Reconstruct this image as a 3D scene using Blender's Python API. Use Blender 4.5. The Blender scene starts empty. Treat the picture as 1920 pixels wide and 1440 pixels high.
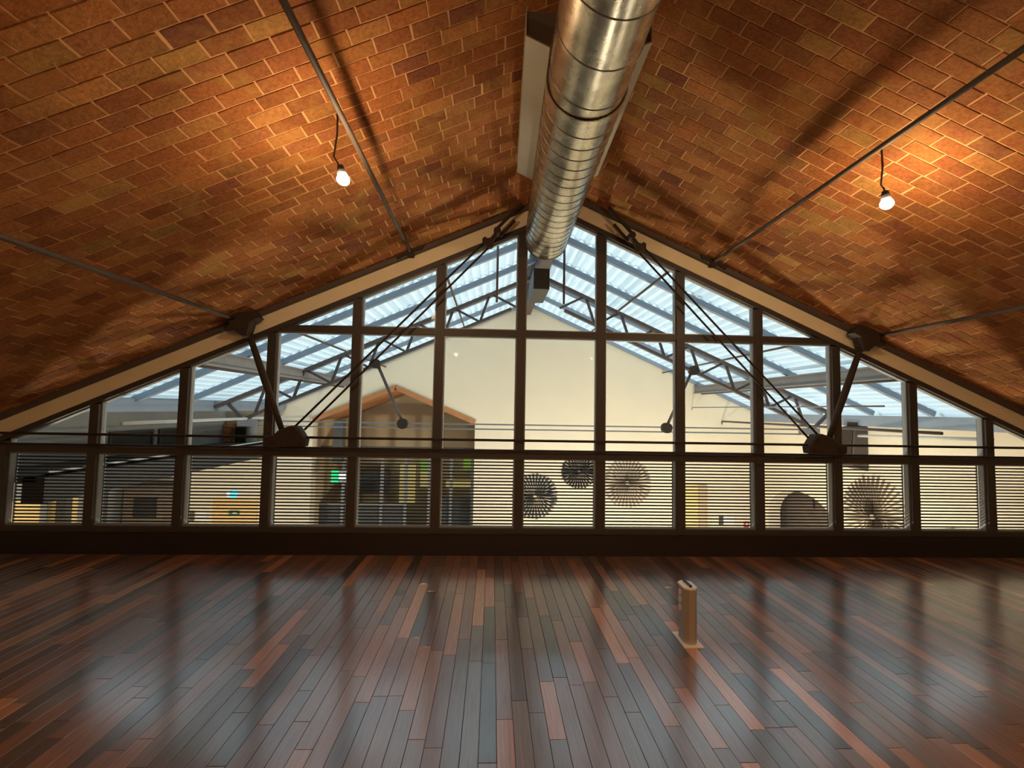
import bpy, math, random
import numpy as np
from mathutils import Matrix, Vector
random.seed(7)
C = bpy.context.scene.collection
S = bpy.context.scene

# ------------------------------------------------------------------ camera
CAM = Vector((0.0186, -5.392, 1.7))
FW = Vector((0.04214939, 0.99757338, 0.05541457))
RT = Vector((0.99891156, -0.04318514, 0.01762777))
UP = Vector((-0.01997808, -0.05461125, 0.99830781))
cd = bpy.data.cameras.new('camera')
cam = bpy.data.objects.new('camera', cd)
C.objects.link(cam)
cd.sensor_fit = 'HORIZONTAL'
cd.sensor_width = 36
cd.lens = 850 / 1920 * 36
cd.clip_start = 0.05
cd.clip_end = 200
cam.matrix_world = Matrix(((RT.x, UP.x, -FW.x, CAM.x), (RT.y, UP.y, -FW.y, CAM.y), (RT.z, UP.z, -FW.z, CAM.z), (0, 0, 0, 1)))
S.camera = cam

# ------------------------------------------------------------------ world, exposure
SKY_STRENGTH = 1.9
BULB = 610.0
BULB_COLOR = (1.0, 0.69, 0.40)
w = bpy.data.worlds.new('overcast_sky')
S.world = w
w.use_nodes = True
nt = w.node_tree
bg = nt.nodes['Background']
tc = nt.nodes.new('ShaderNodeTexCoord')
sp = nt.nodes.new('ShaderNodeSeparateXYZ')
mr = nt.nodes.new('ShaderNodeMapRange')
mr.inputs['From Min'].default_value = -0.1
mr.inputs['From Max'].default_value = 1.0
rp = nt.nodes.new('ShaderNodeValToRGB')
rp.color_ramp.elements[0].color = (0.34, 0.45, 0.51, 1)
rp.color_ramp.elements[1].color = (0.80, 1.0, 1.10, 1)
nt.links.new(tc.outputs['Generated'], sp.inputs[0])
nt.links.new(sp.outputs['Z'], mr.inputs['Value'])
nt.links.new(mr.outputs[0], rp.inputs[0])
nt.links.new(rp.outputs[0], bg.inputs['Color'])
bg.inputs['Strength'].default_value = SKY_STRENGTH
S.view_settings.view_transform = 'Standard'
S.view_settings.look = 'None'
S.view_settings.exposure = 0.0
S.view_settings.gamma = 1.0
S.view_settings.use_curve_mapping = False

# ------------------------------------------------------------------ materials
def srgb(r, g, b):
    f = lambda c: ((c / 255 + 0.055) / 1.055) ** 2.4 if c > 10 else c / 255 / 12.92
    return (f(r), f(g), f(b), 1)

def new_mat(name):
    m = bpy.data.materials.new(name)
    m.use_nodes = True
    return m, m.node_tree, m.node_tree.nodes['Principled BSDF']

def N(nt, t, **kw):
    n = nt.nodes.new(t)
    for k, v in kw.items():
        if k in n.inputs:
            n.inputs[k].default_value = v
        else:
            setattr(n, k, v)
    return n

def plain(name, col, rough=0.6, metal=0.0, var=0.12, scale=8.0, bump=0.0, spec=0.5, stretch=None):
    """a surface with a faint procedural mottling of its own colour"""
    m, t, b = new_mat(name)
    g = N(t, 'ShaderNodeNewGeometry')
    mp = N(t, 'ShaderNodeMapping')
    if stretch:
        mp.inputs['Scale'].default_value = stretch
    t.links.new(g.outputs['Position'], mp.inputs['Vector'])
    no = N(t, 'ShaderNodeTexNoise', Scale=scale, Detail=5.0, Roughness=0.6)
    t.links.new(mp.outputs[0], no.inputs['Vector'])
    mx = N(t, 'ShaderNodeMix', data_type='RGBA')
    mx.inputs['A'].default_value = tuple(c * (1 - var) for c in col[:3]) + (1,)
    mx.inputs['B'].default_value = tuple(min(1, c * (1 + var)) for c in col[:3]) + (1,)
    t.links.new(no.outputs['Fac'], mx.inputs['Factor'])
    t.links.new(mx.outputs['Result'], b.inputs['Base Color'])
    b.inputs['Roughness'].default_value = rough
    b.inputs['Metallic'].default_value = metal
    b.inputs['Specular IOR Level'].default_value = spec
    if bump:
        bp = N(t, 'ShaderNodeBump', Strength=bump, Distance=0.01)
        t.links.new(no.outputs['Fac'], bp.inputs['Height'])
        t.links.new(bp.outputs[0], b.inputs['Normal'])
    return m

def emit(name, col, strength):
    m, t, b = new_mat(name)
    b.inputs['Base Color'].default_value = (0, 0, 0, 1)
    b.inputs['Emission Color'].default_value = tuple(col[:3]) + (1,)
    b.inputs['Emission Strength'].default_value = strength
    return m

def tint_source(t, per_object):
    if per_object:
        n = N(t, 'ShaderNodeObjectInfo')
        return n.outputs['Color']
    n = N(t, 'ShaderNodeAttribute', attribute_name='tint')
    return n.outputs['Color']

MORTAR = (0.66, 0.37, 0.165, 1)

def brick_mat(per_object):
    m, t, b = new_mat('brick_' + ('single' if per_object else 'mass'))
    L = t.links
    g = N(t, 'ShaderNodeNewGeometry')
    src = tint_source(t, per_object)
    fine = N(t, 'ShaderNodeTexNoise', Scale=42.0, Detail=6.0, Roughness=0.7)
    L.new(g.outputs['Position'], fine.inputs['Vector'])
    fr = N(t, 'ShaderNodeMapRange')
    fr.inputs['From Min'].default_value = 0.3
    fr.inputs['From Max'].default_value = 0.7
    fr.inputs['To Min'].default_value = 0.62
    fr.inputs['To Max'].default_value = 1.3
    L.new(fine.outputs['Fac'], fr.inputs['Value'])
    mul = N(t, 'ShaderNodeVectorMath', operation='MULTIPLY')
    L.new(src, mul.inputs[0])
    L.new(fr.outputs[0], mul.inputs[1])
    # ochre lime smears that run over several bricks
    pat = N(t, 'ShaderNodeTexNoise', Scale=2.2, Detail=6.0, Roughness=0.66, Distortion=0.8)
    L.new(g.outputs['Position'], pat.inputs['Vector'])
    pr = N(t, 'ShaderNodeMapRange')
    pr.inputs['From Min'].default_value = 0.53
    pr.inputs['From Max'].default_value = 0.74
    pr.inputs['To Max'].default_value = 0.8
    L.new(pat.outputs['Fac'], pr.inputs['Value'])
    mx = N(t, 'ShaderNodeMix', data_type='RGBA')
    mx.inputs['B'].default_value = (0.45, 0.255, 0.068, 1)
    L.new(pr.outputs[0], mx.inputs['Factor'])
    L.new(mul.outputs[0], mx.inputs['A'])
    # dark soot blots
    so = N(t, 'ShaderNodeTexNoise', Scale=1.3, Detail=4.0, Roughness=0.6)
    L.new(g.outputs['Position'], so.inputs['Vector'])
    sr = N(t, 'ShaderNodeMapRange')
    sr.inputs['From Min'].default_value = 0.3
    sr.inputs['From Max'].default_value = 0.55
    sr.inputs['To Min'].default_value = 0.62
    L.new(so.outputs['Fac'], sr.inputs['Value'])
    m2 = N(t, 'ShaderNodeVectorMath', operation='MULTIPLY')
    L.new(mx.outputs['Result'], m2.inputs[0])
    L.new(sr.outputs[0], m2.inputs[1])
    L.new(m2.outputs[0], b.inputs['Base Color'])
    b.inputs['Roughness'].default_value = 0.85
    b.inputs['Specular IOR Level'].default_value = 0.15
    bp = N(t, 'ShaderNodeBump', Strength=0.8, Distance=0.008)
    L.new(fine.outputs['Fac'], bp.inputs['Height'])
    L.new(bp.outputs[0], b.inputs['Normal'])
    return m

def plank_mat(per_object):
    m, t, b = new_mat('plank_' + ('single' if per_object else 'mass'))
    L = t.links
    g = N(t, 'ShaderNodeNewGeometry')
    src = tint_source(t, per_object)
    mp = N(t, 'ShaderNodeMapping')
    mp.inputs['Scale'].default_value = (55.0, 2.2, 1.0)
    L.new(g.outputs['Position'], mp.inputs['Vector'])
    gr = N(t, 'ShaderNodeTexNoise', Scale=1.6, Detail=7.0, Roughness=0.65, Distortion=0.4)
    L.new(mp.outputs[0], gr.inputs['Vector'])
    fr = N(t, 'ShaderNodeMapRange')
    fr.inputs['From Min'].default_value = 0.3
    fr.inputs['From Max'].default_value = 0.7
    fr.inputs['To Min'].default_value = 0.7
    fr.inputs['To Max'].default_value = 1.25
    L.new(gr.outputs['Fac'], fr.inputs['Value'])
    mul = N(t, 'ShaderNodeVectorMath', operation='MULTIPLY')
    L.new(src, mul.inputs[0])
    L.new(fr.outputs[0], mul.inputs[1])
    L.new(mul.outputs[0], b.inputs['Base Color'])
    wear = N(t, 'ShaderNodeTexNoise', Scale=1.7, Detail=4.0)
    L.new(g.outputs['Position'], wear.inputs['Vector'])
    rr = N(t, 'ShaderNodeMapRange')
    rr.inputs['To Min'].default_value = 0.24
    rr.inputs['To Max'].default_value = 0.42
    L.new(wear.outputs['Fac'], rr.inputs['Value'])
    L.new(rr.outputs[0], b.inputs['Roughness'])
    b.inputs['Specular IOR Level'].default_value = 0.5
    b.inputs['Coat Weight'].default_value = 1.0
    b.inputs['Coat Roughness'].default_value = 0.18
    b.inputs['Coat IOR'].default_value = 2.2
    bp = N(t, 'ShaderNodeBump', Strength=0.12, Distance=0.002)
    L.new(gr.outputs['Fac'], bp.inputs['Height'])
    L.new(bp.outputs[0], b.inputs['Normal'])
    return m

def glass_mat():
    m, t, b = new_mat('window_glass')
    t.nodes.remove(b)
    out = t.nodes['Material Output']
    tr = N(t, 'ShaderNodeBsdfTransparent', Color=(0.95, 0.97, 0.97, 1))
    gl = N(t, 'ShaderNodeBsdfGlossy', Roughness=0.02)
    fr = N(t, 'ShaderNodeFresnel', IOR=1.05)
    mx = N(t, 'ShaderNodeMixShader')
    t.links.new(fr.outputs[0], mx.inputs[0])
    t.links.new(tr.outputs[0], mx.inputs[1])
    t.links.new(gl.outputs[0], mx.inputs[2])
    t.links.new(mx.outputs[0], out.inputs['Surface'])
    return m

def sheet_mat():
    """translucent corrugated roof sheet, mottled, with fold shading painted darker in the valleys"""
    m, t, b = new_mat('roof_sheet')
    t.nodes.remove(b)
    out = t.nodes['Material Output']
    g = N(t, 'ShaderNodeNewGeometry')
    mp = N(t, 'ShaderNodeMapping')
    mp.inputs['Scale'].default_value = (5.0, 0.35, 5.0)
    t.links.new(g.outputs['Position'], mp.inputs['Vector'])
    no = N(t, 'ShaderNodeTexNoise', Scale=1.5, Detail=5.0, Roughness=0.6)
    t.links.new(mp.outputs[0], no.inputs['Vector'])
    at = N(t, 'ShaderNodeAttribute', attribute_name='fold_shade')
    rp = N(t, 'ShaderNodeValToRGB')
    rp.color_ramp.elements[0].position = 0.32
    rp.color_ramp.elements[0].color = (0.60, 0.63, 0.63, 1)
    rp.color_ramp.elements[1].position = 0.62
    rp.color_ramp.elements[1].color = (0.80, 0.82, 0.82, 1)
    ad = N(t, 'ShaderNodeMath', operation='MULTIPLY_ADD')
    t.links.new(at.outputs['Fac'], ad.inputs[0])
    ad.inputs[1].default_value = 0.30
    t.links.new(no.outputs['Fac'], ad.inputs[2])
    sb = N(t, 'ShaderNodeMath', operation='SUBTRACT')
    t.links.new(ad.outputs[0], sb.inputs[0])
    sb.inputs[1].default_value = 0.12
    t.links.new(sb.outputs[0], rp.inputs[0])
    tl = N(t, 'ShaderNodeBsdfTranslucent')
    df = N(t, 'ShaderNodeBsdfDiffuse')
    mx = N(t, 'ShaderNodeMixShader', Fac=0.12)
    t.links.new(rp.outputs[0], tl.inputs['Color'])
    t.links.new(rp.outputs[0], df.inputs['Color'])
    t.links.new(tl.outputs[0], mx.inputs[1])
    t.links.new(df.outputs[0], mx.inputs[2])
    t.links.new(mx.outputs[0], out.inputs['Surface'])
    return m

def galvanised():
    m, t, b = new_mat('galvanised_steel')
    L = t.links
    g = N(t, 'ShaderNodeNewGeometry')
    no = N(t, 'ShaderNodeTexNoise', Scale=7.0, Detail=6.0, Roughness=0.65)
    L.new(g.outputs['Position'], no.inputs['Vector'])
    rp = N(t, 'ShaderNodeValToRGB')
    rp.color_ramp.elements[0].position = 0.3
    rp.color_ramp.elements[0].color = (0.36, 0.33, 0.25, 1)
    rp.color_ramp.elements[1].position = 0.7
    rp.color_ramp.elements[1].color = (0.68, 0.64, 0.53, 1)
    L.new(no.outputs['Fac'], rp.inputs[0])
    L.new(rp.outputs[0], b.inputs['Base Color'])
    b.inputs['Metallic'].default_value = 0.9
    rr = N(t, 'ShaderNodeMapRange')
    rr.inputs['To Min'].default_value = 0.18
    rr.inputs['To Max'].default_value = 0.36
    L.new(no.outputs['Fac'], rr.inputs['Value'])
    L.new(rr.outputs[0], b.inputs['Roughness'])
    bp = N(t, 'ShaderNodeBump', Strength=0.08, Distance=0.01)
    L.new(no.outputs['Fac'], bp.inputs['Height'])
    L.new(bp.outputs[0], b.inputs['Normal'])
    return m

M = {
    'brick': brick_mat(True), 'brick_mass': brick_mat(False),
    'plank': plank_mat(True), 'plank_mass': plank_mat(False),
    'mortar': plain('mortar', MORTAR, 0.95, var=0.25, scale=30, bump=0.4, spec=0.1),
    'floor_gap': plain('floor_gap', (0.02, 0.013, 0.01, 1), 0.8),
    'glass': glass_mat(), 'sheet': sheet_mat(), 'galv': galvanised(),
    'seam': plain('duct_seam', (0.16, 0.14, 0.11, 1), 0.5, 0.7),
    'panel_metal': plain('panel_metal', (0.36, 0.34, 0.27, 1), 0.5, 0.35, var=0.15, scale=5),
    'plaster': plain('warm_plaster', (0.87, 0.77, 0.54, 1), 0.9, var=0.12, scale=3.0, bump=0.05, spec=0.2),
    'cream': plain('cream_wall', (0.80, 0.70, 0.53, 1), 0.9, var=0.05, scale=1.2, spec=0.2),
    'yellow': plain('yellow_wall', (0.80, 0.60, 0.27, 1), 0.9, var=0.06, scale=1.5, spec=0.2),
    'tan': plain('tan_wall', (0.58, 0.45, 0.28, 1), 0.9, var=0.08, scale=2, spec=0.2),
    'frame': plain('brown_frame', (0.050, 0.041, 0.035, 1), 0.5, var=0.15, scale=12),
    'bead': plain('grey_bead', (0.27, 0.29, 0.31, 1), 0.42, 0.3),
    'kneewall': plain('dark_brown_panel', (0.015, 0.0095, 0.0075, 1), 0.6, var=0.25, scale=6),
    'iron': plain('rusty_iron', (0.043, 0.027, 0.018, 1), 0.75, 0.2, var=0.45, scale=26, bump=0.35),
    'rod': plain('painted_rod', (0.080, 0.058, 0.042, 1), 0.7, 0.0, var=0.3, scale=20),
    'slat': plain('dark_slat', (0.030, 0.024, 0.020, 1), 0.6),
    'blue_steel': plain('blue_grey_steel', (0.25, 0.30, 0.37, 1), 0.55, 0.1, var=0.12, scale=4),
    'grey_steel': plain('grey_steel', (0.24, 0.235, 0.24, 1), 0.6, 0.1, var=0.2, scale=5),
    'brown_steel': plain('brown_steel', (0.10, 0.075, 0.065, 1), 0.6, 0.1, var=0.2, scale=6),
    'pale_pipe': plain('pale_pipe', (0.52, 0.52, 0.50, 1), 0.5),
    'dark_grey': plain('dark_grey_facing', (0.075, 0.072, 0.070, 1), 0.75, var=0.2, scale=3),
    'mid_grey': plain('mid_grey_wall', (0.30, 0.315, 0.325, 1), 0.85, var=0.2, scale=1.5),
    'dark_hole': plain('dark_opening', (0.018, 0.018, 0.018, 1), 0.5),
    'brown_box': plain('brown_box', (0.15, 0.11, 0.085, 1), 0.7, var=0.2, scale=4),
    'petal_dark': plain('petal_dark', (0.10, 0.105, 0.115, 1), 0.55, 0.2),
    'petal_black': plain('petal_black', (0.045, 0.047, 0.05, 1), 0.55, 0.2),
    'petal_sand': plain('petal_sand', (0.40, 0.33, 0.27, 1), 0.6),
    'petal_brown': plain('petal_brown', (0.30, 0.23, 0.165, 1), 0.6),
    'vault_brick': plain('vault_brick', (0.45, 0.19, 0.07, 1), 0.85, var=0.35, scale=7, bump=0.2),
    'orange_door': plain('orange_door', (0.78, 0.50, 0.20, 1), 0.5, var=0.06),
    'white': plain('white_paint', (0.8, 0.79, 0.76, 1), 0.5),
    'red': plain('red_paint', (0.45, 0.05, 0.04, 1), 0.5),
    'green': plain('green_plate', (0.03, 0.16, 0.06, 1), 0.5),
    'black': plain('black_plastic', (0.015, 0.013, 0.012, 1), 0.45),
    'post_metal': plain('post_metal', (0.50, 0.45, 0.39, 1), 0.36, 0.45, var=0.08, scale=4, stretch=(1, 1, 20)),
    'post_cap': plain('post_cap', (0.90, 0.87, 0.80, 1), 0.42, 0.0, var=0.03),
    'cable': plain('cable', (0.05, 0.025, 0.012, 1), 0.6),
    'bulb': emit('bulb_glass', BULB_COLOR, BULB), 'bulb_fill': emit('bulb_glass_fill', BULB_COLOR, BULB * 2.1),
    'blue_sign': emit('blue_sign', (0.10, 0.75, 1.0), 1.6),
    'white_sign': emit('white_sign', (0.9, 1.0, 1.0), 1.4),
    'green_sign': emit('green_sign', (0.0, 0.75, 0.22), 1.2),
    'amber_lamp': emit('amber_lamp', (1.0, 0.6, 0.25), 6.0),
    'fill_lamp': emit('fill_lamp', (1.0, 0.83, 0.62), 30.0),
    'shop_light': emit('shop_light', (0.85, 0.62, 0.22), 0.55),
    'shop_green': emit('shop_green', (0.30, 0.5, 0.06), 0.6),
}

# ------------------------------------------------------------------ helpers
class MB:
    """collects faces, then links them as ONE mesh object"""
    def __init__(self):
        self.v, self.f = [], []
    def add(self, vs, fs):
        o = len(self.v)
        self.v += [tuple(p) for p in vs]
        self.f += [tuple(i + o for i in q) for q in fs]
        return self
    def box(self, x0, x1, y0, y1, z0, z1):
        vs = [(x, y, z) for z in (z0, z1) for y in (y0, y1) for x in (x0, x1)]
        return self.add(vs, [(0, 2, 3, 1), (4, 5, 7, 6), (0, 1, 5, 4), (2, 6, 7, 3), (0, 4, 6, 2), (1, 3, 7, 5)])
    def bar(self, a, b, wx, wy, up=(0, 1, 0)):
        """rectangular bar from a to b, wy measured along up"""
        a, b = Vector(a), Vector(b)
        d = (b - a).normalized()
        u = Vector(up)
        u = (u - d * u.dot(d)).normalized()
        s = d.cross(u)
        vs = []
        for p in (a, b):
            for i, j in ((-1, -1), (1, -1), (1, 1), (-1, 1)):
                vs.append(p + s * (wx / 2 * i) + u * (wy / 2 * j))
        return self.add(vs, [(3, 2, 1, 0), (4, 5, 6, 7), (0, 1, 5, 4), (1, 2, 6, 5), (2, 3, 7, 6), (3, 0, 4, 7)])
    def tube(self, pts, r, n=10, cap=True):
        pts = [Vector(p) for p in pts]
        rs = r if isinstance(r, (list, tuple)) else [r] * len(pts)
        d0 = (pts[1] - pts[0]).normalized()
        ref = Vector((0, 0, 1)) if abs(d0.z) < 0.9 else Vector((1, 0, 0))
        vs = []
        for i, p in enumerate(pts):
            d = (pts[min(i + 1, len(pts) - 1)] - pts[max(i - 1, 0)]).normalized()
            s = d.cross(ref).normalized()
            u = s.cross(d)
            for k in range(n):
                t = 2 * math.pi * k / n
                vs.append(p + s * (math.cos(t) * rs[i]) + u * (math.sin(t) * rs[i]))
        fs = []
        for i in range(len(pts) - 1):
            for k in range(n):
                fs.append((i * n + k, i * n + (k + 1) % n, (i + 1) * n + (k + 1) % n, (i + 1) * n + k))
        if cap:
            fs.append(tuple(range(n))[::-1])
            fs.append(tuple(range((len(pts) - 1) * n, len(pts) * n)))
        return self.add(vs, fs)
    def prism(self, outline, y0, y1, bevel=0.0):
        """polygon in X-Z extruded along Y"""
        n = len(outline)
        if bevel:
            cx = sum(p[0] for p in outline) / n
            cz = sum(p[1] for p in outline) / n
            sh = []
            for x, z in outline:
                d = math.hypot(x - cx, z - cz) or 1
                k = max(0, 1 - bevel / d)
                sh.append((cx + (x - cx) * k, cz + (z - cz) * k))
            rings = [(sh, y0), (outline, y0 + bevel), (outline, y1 - bevel), (sh, y1)]
        else:
            rings = [(outline, y0), (outline, y1)]
        vs = [(x, y, z) for ring, y in rings for x, z in ring]
        fs = [tuple(range(n)), tuple(range((len(rings) - 1) * n, len(rings) * n))[::-1]]
        for i in range(len(rings) - 1):
            for k in range(n):
                fs.append((i * n + k, (i + 1) * n + k, (i + 1) * n + (k + 1) % n, i * n + (k + 1) % n))
        return self.add(vs, fs)
    def mesh(self, name, mat):
        me = bpy.data.meshes.new(name)
        me.from_pydata(self.v, [], self.f)
        import bmesh
        bm = bmesh.new()
        bm.from_mesh(me)
        bmesh.ops.recalc_face_normals(bm, faces=bm.faces)
        bm.to_mesh(me)
        bm.free()
        if mat:
            me.materials.append(M[mat] if isinstance(mat, str) else mat)
        return me
    def build(self, name, mat, parent=None, smooth=False, loc=None):
        me = self.mesh(name, mat)
        if smooth:
            for p in me.polygons:
                p.use_smooth = True
        return place(name, me, parent, loc)

def place(name, me, parent=None, loc=None):
    o = bpy.data.objects.new(name, me)
    C.objects.link(o)
    if parent:
        o.parent = parent
    if loc:
        o.location = loc
    return o

def auto_smooth(o, deg=40):
    me = o.data
    me.polygons.foreach_set('use_smooth', [True] * len(me.polygons))
    me.set_sharp_from_angle(angle=math.radians(deg))
    return o

def tag(o, label=None, cat=None, group=None, kind=None):
    if label: o['label'] = label
    if cat: o['category'] = cat
    if group: o['group'] = group
    if kind: o['kind'] = kind
    return o

def empty(name, loc=(0, 0, 0)):
    o = bpy.data.objects.new(name, None)
    C.objects.link(o)
    o.location = loc
    o.empty_display_size = 0.1
    return o

def part(name, mat, parent, fn, smooth=False):
    """part of a thing, given in world coordinates"""
    mb = MB()
    fn(mb)
    o = mb.build(name, mat, parent, smooth)
    p, off = parent, Vector((0, 0, 0))
    while p:
        off += p.location
        p = p.parent
    o.data.transform(Matrix.Translation(-off))
    return o

# ------------------------------------------------------------------ shape of the hall
RX = 0.8342           # ridge
SL = 0.4461           # slope
ZR = 4.3505           # ridge height at the gable
ZL = 4.1325           # underside of the plaster beam at the ridge
X0, SP = -5.5024, 0.9749
XL, XR = -5.75, 7.42
VA, VS = 0.25, 5.4    # rise and span of the brick vault
CO = 1 / math.sqrt(1 + SL * SL)
SI = SL * CO
def vault(y):
    t = (y % VS) - VS
    return VA * (1 - ((t + VS / 2) / (VS / 2)) ** 2)
def dvault(y):
    t = (y % VS) - VS
    return -2 * VA * (t + VS / 2) / (VS / 2) ** 2
def ceil_z(x, y):
    return ZR - SL * abs(x - RX) + vault(y)
def beam_z(x):
    return ZL - SL * abs(x - RX)

def in_view(P):
    d = P - CAM
    z = d.dot(FW)
    if z < 0.15:
        return None
    return 960 + 850 * d.dot(RT) / z, 720 - 850 * d.dot(UP) / z

def quad_area(pts):
    q = [in_view(p) for p in pts]
    if any(a is None for a in q):
        return 0
    cx = sum(a[0] for a in q) / len(q)
    cy = sum(a[1] for a in q) / len(q)
    if not (-15 < cx < 1935 and -15 < cy < 1455):
        return 0
    return abs(sum(q[i][0] * q[(i + 1) % len(q)][1] - q[(i + 1) % len(q)][0] * q[i][1] for i in range(len(q)))) / 2

def brick_variant(lx, ly, th, jit, bev):
    hx, hy = lx / 2, ly / 2
    base = [(-hx, -hy), (-hx * .33, -hy), (hx * .33, -hy), (hx, -hy), (hx, hy), (hx * .33, hy), (-hx * .33, hy), (-hx, hy)]
    out = [(x + random.uniform(-jit, jit), y + random.uniform(-jit, jit)) for x, y in base]
    top = [(x - math.copysign(bev, x), y - math.copysign(bev, y)) for x, y in out]
    n = len(out)
    vs = [(x, y, -0.004) for x, y in out] + [(x, y, th - bev + random.uniform(-.0006, .0006)) for x, y in out] + [(x, y, th) for x, y in top]
    fs = [tuple(range(2 * n, 3 * n))]
    for r in range(2):
        for k in range(n):
            fs.append((r * n + k, r * n + (k + 1) % n, (r + 1) * n + (k + 1) % n, (r + 1) * n + k))
    return vs, fs

def variant_mesh(name, v, mat):
    me = bpy.data.meshes.new(name)
    me.from_pydata(v[0], [], v[1])
    me.materials.append(M[mat])
    return me

def mass(name, variants, items, mat, parent):
    """everything past the limit, joined: items = (variant index, matrix, tint)"""
    vs, fs, tints = [], [], []
    o = 0
    for k, mtx, col in items:
        v, f = variants[k]
        a = np.array(v)
        m3 = np.array(mtx.to_3x3())
        vs.append(a @ m3.T + np.array(mtx.translation))
        fs += [tuple(i + o for i in q) for q in f]
        tints += [tuple(col)] * len(f)
        o += len(v)
    me = bpy.data.meshes.new(name)
    me.from_pydata(np.concatenate(vs).tolist(), [], fs)
    at = me.attributes.new('tint', 'FLOAT_COLOR', 'FACE')
    at.data.foreach_set('color', np.array(tints, dtype=np.float32).ravel())
    me.materials.append(M[mat])
    ob = place(name, me, parent)
    ob['kind'] = 'stuff'
    return ob

# ------------------------------------------------------------------ floor of planks
floor = MB().box(XL - .2, XR + .2, -10.8, 0.12, -0.12, -0.012).build('floor', 'floor_gap')
tag(floor, 'glossy reddish brown hardwood plank floor of the attic hall', 'floor', kind='structure')
PW = 0.091
plank_cols = [((.070, .052, .046), 2.4), ((.110, .066, .054), 4), ((.160, .082, .060), 5), ((.200, .105, .074), 4.5), ((.310, .145, .085), 2.6), ((.150, .108, .092), 3.4), ((.430, .205, .115), 1.2)]
pc, pw = [a for a, _ in plank_cols], [b for _, b in plank_cols]
plank_items = []
plank_len = [0.5, 0.68, 0.86, 1.04, 1.25]
plank_var = [brick_variant(PW - .0022, L - .0022, 0.0, 0.0, 0.0012) for L in plank_len]
plank_var = [([(x, y, z - .012 if i < 8 else z) for i, (x, y, z) in enumerate(v)], f) for v, f in plank_var]
ncol = int((XR - XL) / PW) + 1
for i in range(ncol):
    x = XL + PW * (i + .5)
    y = -10.7 + random.uniform(0, 0.8)
    while y < 0.0:
        k = random.randrange(5)
        L = plank_len[k]
        c = random.choices(pc, pw)[0]
        j = random.uniform(1.15, 1.6)
        col = (c[0] * j, c[1] * j, c[2] * j, 1)
        cy = y + L / 2
        if cy + L / 2 > 0.1:
            y += L
            if cy - L / 2 > 0: break
        mtx = Matrix.Translation((x, min(cy, .1 - L / 2), random.uniform(-.0006, 0)))
        hw = PW / 2
        a = quad_area([Vector((x - hw, cy - L / 2, 0)), Vector((x + hw, cy - L / 2, 0)), Vector((x + hw, cy + L / 2, 0)), Vector((x - hw, cy + L / 2, 0))])
        plank_items.append((a, k, mtx, col))
        y += L
plank_items.sort(key=lambda t: -t[0])
pm = [variant_mesh('plank', v, 'plank') for v in plank_var]
for a, k, mtx, col in plank_items[:300]:
    o = place('plank', pm[k], floor)
    o.matrix_local = mtx
    o.color = col
mass('plank_field', plank_var, [t[1:] for t in plank_items[300:]], 'plank_mass', floor)

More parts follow.
